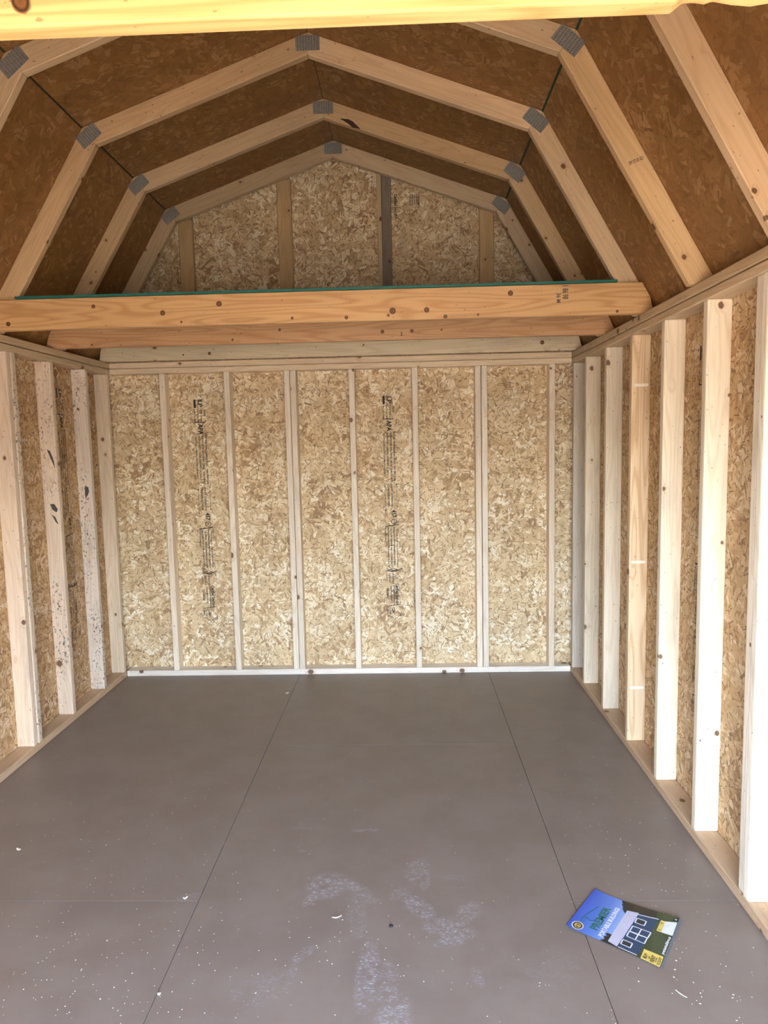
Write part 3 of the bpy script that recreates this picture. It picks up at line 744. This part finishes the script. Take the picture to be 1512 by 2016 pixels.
def cover_material():
    m, k, b = new_mat('cover_print')
    tc = k.new('ShaderNodeTexCoord'); s = k.new('ShaderNodeSeparateXYZ'); k.put(s.inputs[0], tc.outputs['UV'])
    u, v = s.outputs[0], s.outputs[1]
    skyc = k.ramp(v, [(.52, (.30, .47, .86)), (.75, (.10, .23, .68)), (1, (.03, .09, .50))])
    lawn = k.mix(k.noise(tc.outputs['UV'], 60, 4, .7), (.020, .038, .016), (.055, .085, .035))
    edge = k.m('ADD', .235, k.m('MULTIPLY', k.m('SUBTRACT', k.noise(tc.outputs['UV'], 20, 2), .5), .04))
    c = k.mix(k.m('GREATER_THAN', v, edge), lawn, skyc)
    # dark trees left and right of the shed
    nz = k.m('MULTIPLY', k.m('SUBTRACT', k.noise(tc.outputs['UV'], 25, 3), .5), .10)
    side_ = k.m('MAXIMUM', k.m('MULTIPLY', k.m('GREATER_THAN', u, .74), k.m('LESS_THAN', v, k.m('ADD', nz, k.m('ADD', .30, k.m('MULTIPLY', u, .36))))),
                k.m('MULTIPLY', k.m('LESS_THAN', u, .20), k.m('LESS_THAN', v, k.m('ADD', nz, .61))))
    side_ = k.m('MULTIPLY', side_, k.m('GREATER_THAN', v, edge))
    c = k.mix(side_, c, (.018, .022, .020))
    b.inputs['Coat Weight'].default_value = .3
    finish(k, b, c, .28, spec=.5); return m
COVER = cover_material()
page_grid('cover', 0, 1, 0, 1, 0, COVER)
WHITEP = flat_c('white_paper', (.80, .80, .78), .5)
# inside pages under the cover: slightly shifted stack
def under(u, v):
    p = page(u, v); return Vector((p.x+.006*(v < .5)*1.0, p.y-.003, p.z*.55-.0002))
page_grid('inner_pages', 0.01, 1.012, -.006, .97, -.0004, flat_c('page_edges', (.16, .18, .20), .5), fn=under)
def page_print(name, F, mat, off=.0005):
    vs = [page(a, b)+Vector((0, 0, off))-broch.location for a, b in F.v]
    return mesh_obj(name, vs, F.f, mat, broch)
F = Flat()
F.poly([(.045, .555), (.015, .450), (.43, .433), (.84, .416), (.81, .545), (.42, .553)]); page_print('metal_roof_print', F, flat_c('roof_print', (.56, .58, .74), .35), .0003)
F = Flat(); F.poly([(.02, .445), (.02, .24), (.28, .222), (.535, .21), (.842, .197), (.83, .412), (.43, .430)]); page_print('blue_wall_print', F, flat_c('wall_print', (.022, .062, .135), .35), .0003)
F = Flat()
F.line((.80, .418), (.846, .197), .014); F.line((.02, .44), (.022, .242), .014)
for u0, u1, v0, v1 in ((.615, .720, .305, .408), (.095, .192, .329, .431)):
    F.pline([(u0, v0), (u1, v0), (u1, v1), (u0, v1)], .013, True)
F.pline([(.285, .415), (.395, .415), (.395, .322), (.405, .222), (.280, .225)], .013, True)
F.pline([(.405, .412), (.528, .410), (.532, .212), (.410, .218)], .013, True)
F.line((.28, .322), (.40, .320), .012); F.line((.405, .318), (.53, .314), .012)
page_print('white_trim_print', F, flat_c('trim_print', (.80, .83, .88), .4), .0006)
WD = flat_c('window_dark', (.03, .03, .035), .3)
for q in ((.63, .705, .316, .396), (.108, .18, .340, .420)):
    F = Flat(); F.rect(*q); page_print('window_print', F, WD, .0005)
YP = flat_c('yellow_print', (.74, .60, .15), .35)
for q in ([(.614, .172), (.612, .118), (.846, .129), (.847, .172)], [(-.0, .200), (.0, .004), (.20, .006), (.188, .205)]):
    F = Flat(); F.poly(q); page_print('yellow_box_print', F, YP, .0006)
F = Flat(); F.poly([(.615, .120), (.630, .004), (.90, .006), (.845, .129)]); page_print('white_box_print', F, flat_c('white_print', (.74, .79, .76), .35), .0006)
F = Flat(); F.poly([(.90, .055), (.955, .055), (.985, .004), (.92, .004)]); page_print('black_box_print', F, flat_c('black_print', (.01, .01, .012), .35), .0006)
F = Flat(); F.text('PREMIER', .155, .71, .705, .085); F.pline([(.66, .84), (.28, .92)], .008); F.pline([(.28, .92), (.31, .865), (.36, .885), (.30, .835), (.33, .79)], .010); F.pline([(.28, .92), (.22, .90), (.24, .87)], .010)
page_print('title_print', F, flat_c('green_print', (.03, .17, .13), .35), .0007)
WLT = flat_c('white_letters', (.82, .86, .93), .35)
for nm, q in (('subtitle_print', ('PORTABLE BUILDINGS', .075, .79, .622, .050)), ('web_address_print', ('premierbuildings.us', .235, .59, .012, .030)), ('corner_mark_print', ('S', .925, .955, .018, .022))):
    F = Flat(); F.text(*q); page_print(nm, F, WLT, .0009)
F = Flat(); F.text('BUY', .030, .125, .148, .036); F.text('OR', .055, .10, .118, .018); F.text('RENT', .025, .145, .074, .036); F.text('TO OWN', .04, .13, .052, .014)
F.text('NO CREDIT CHECK', .02, .17, .030, .010); F.text('90 DAYS', .03, .15, .014, .010)
BLT = flat_c('black_letters', (.04, .03, .02), .4); page_print('box_letters_print', F, BLT, .0009)
F = Flat(); F.text('OUR LATEST', .63, .82, .150, .010); F.text('SPECIALS', .64, .80, .135, .010); page_print('box_letters_print', F, BLT, .0009)
F = Flat(); F.ring((.098, .905), .088, .062, .087, 28); page_print('seal_print', F, flat_c('seal_black', (.02, .02, .02), .35), .0006)
F = Flat()
F.ring((.098, .905), .088, .062, .006, 28)
for i in range(24):
    a = i*math.pi/12; F.line((.098+.066*math.cos(a), .905+.047*math.sin(a)), (.098+.078*math.cos(a+.05), .905+.055*math.sin(a+.05)), .008)
page_print('seal_letters_print', F, flat_c('seal_white', (.75, .75, .7), .4), .0008)
F = Flat(); F.ring((.098, .905), .046, .033, .010, 20); F.text('5', .082, .114, .890, .032); page_print('seal_number_print', F, flat_c('seal_gold', (.75, .58, .16), .3), .0009)

# ------------------------------------------------------------------ small things on the floor
def chip(name, x, y, L, w_, h, ang, mat, z=0, curl=0.0, label=None, cat=None, group=None):
    vs = []; fs = []; n = 6
    for i in range(n+1):
        t = i/n; ww = w_*(.35+.65*math.sin(math.pi*min(max(t, .06), .94)))
        zz = curl*(t-.5)**2*4
        for sx in (-.5, .5):
            for zt in (0, h): vs.append(((t-.5)*L, sx*ww, zz+zt))
    for i in range(n):
        a = i*4; b = a+4
        fs += [(a+1, a+3, b+3, b+1), (a, b, b+2, a+2), (a, a+1, b+1, b), (a+2, b+2, b+3, a+3)]
    fs += [(0, 2, 3, 1), (n*4, n*4+1, n*4+3, n*4+2)]
    o = mesh_obj(name, vs, fs, mat); o.location = (x, y, z); o.rotation_euler = (0, 0, ang)
    if label: tag(o, label, cat, group)
    return o
CHIP = plain('pale_chip', (.85, .80, .70), .6); DARKCHIP = plain('dark_bit', (.02, .018, .018), .6)
chip('wood_splinter', .158, -2.389, .032, .0028, .002, .25, CHIP, 0, .004, 'thin pale wood splinter left of the black pebble on the floor', 'splinter')
chip('wood_chip', -.372, -2.292, .016, .006, .002, .5, CHIP, 0, .004, 'small curled wood chip beside the left floor seam joint', 'wood chip')
chip('wood_chip', -1.115, -2.005, .020, .010, .002, -.4, CHIP, 0, .003, 'pale wood chip on bare floor near the left edge', 'wood chip')
chip('wood_chip', -.352, -.345, .024, .014, .0015, .8, CHIP, 0, .002, 'pale wood chip on the left floor seam near the end wall', 'wood chip')
chip('wood_chip', -.315, -2.705, .009, .006, .003, .2, CHIP, 0, .002, 'bright white chip by the seam at the bottom of the view', 'wood chip')
chip('wood_splinter', 1.145, -2.70, .034, .002, .0015, -.9, CHIP, 0, .002, 'thin white splinter in front of the brochure', 'splinter')
bm = bmesh.new(); bmesh.ops.create_icosphere(bm, subdivisions=2, radius=.0065)
for v_ in bm.verts: v_.co = Vector((v_.co.x*1.1, v_.co.y*.9, v_.co.z*.55))*(1+rnd.uniform(-.12, .12)) + Vector((0, 0, .0033))
me = bpy.data.meshes.new('pebble'); bm.to_mesh(me); bm.free(); me.materials.append(DARKCHIP)
pb = bpy.data.objects.new('pebble', me); col.objects.link(pb); pb.location = (.336, -2.433, 0)
tag(pb, 'small black pebble alone on the scuffed middle of the floor', 'pebble')
# sawdust flecks (nobody could count them): one object
vs = []; fs = []
def fleck(x, y, s, a):
    n = len(vs); ca, sa = math.cos(a), math.sin(a); l = s; w_ = s*rnd.uniform(.35, .8); h = s*.3+.0004
    for dx, dy in ((-l, -w_*.6), (l*.9, -w_), (l, w_*.7), (-l*.7, w_)):
        vs.append((x+(dx*ca-dy*sa), y+(dx*sa+dy*ca), .0001))
    vs.append((x, y, h)); fs.extend([(n, n+1, n+4), (n+1, n+2, n+4), (n+2, n+3, n+4), (n+3, n, n+4)])
def cluster(cx, cy, sx, sy, n, smin=.0009, smax=.0024):
    for _ in range(n): fleck(min(max(rnd.gauss(cx, sx), XL+.01), XR-.01), min(rnd.gauss(cy, sy), -.02), rnd.uniform(smin, smax), rnd.uniform(0, 6.3))
for _ in range(460): fleck(rnd.uniform(XL+.02, XR-.02), -3.4+3.35*rnd.random()**1.25, rnd.uniform(.0009, .0021), rnd.uniform(0, 6.3))
cluster(1.25, -2.25, .13, .35, 110); cluster(-.65, -2.6, .3, .2, 120); cluster(-.75, -2.0, .35, .3, 60); cluster(.1, -2.6, .4, .15, 90); cluster(-.4, -2.65, .3, .12, 80); cluster(1.2, -2.65, .12, .08, 30, .001, .003); cluster(1.2, -1.6, .12, .5, 40)
sw = mesh_obj('sawdust', vs, fs, CHIP)
tag(sw, 'scattered white sawdust flecks over the painted floor', 'sawdust', kind='stuff')

# ------------------------------------------------------------------ ground outside the doorway
def ground_material():
    m, k, b = new_mat('gravel_ground')
    g = k.new('ShaderNodeNewGeometry'); n = k.noise(g.outputs['Position'], 14, 5, .7)
    finish(k, b, k.mix(n, (.21, .165, .11), (.34, .28, .20)), .9, n, .5, .02); return m
gr = mesh_obj('ground', [(-30, -40, -.22), (30, -40, -.22), (30, 25, -.22), (-30, 25, -.22)], [(0, 1, 2, 3)], ground_material())
tag(gr, kind='structure')
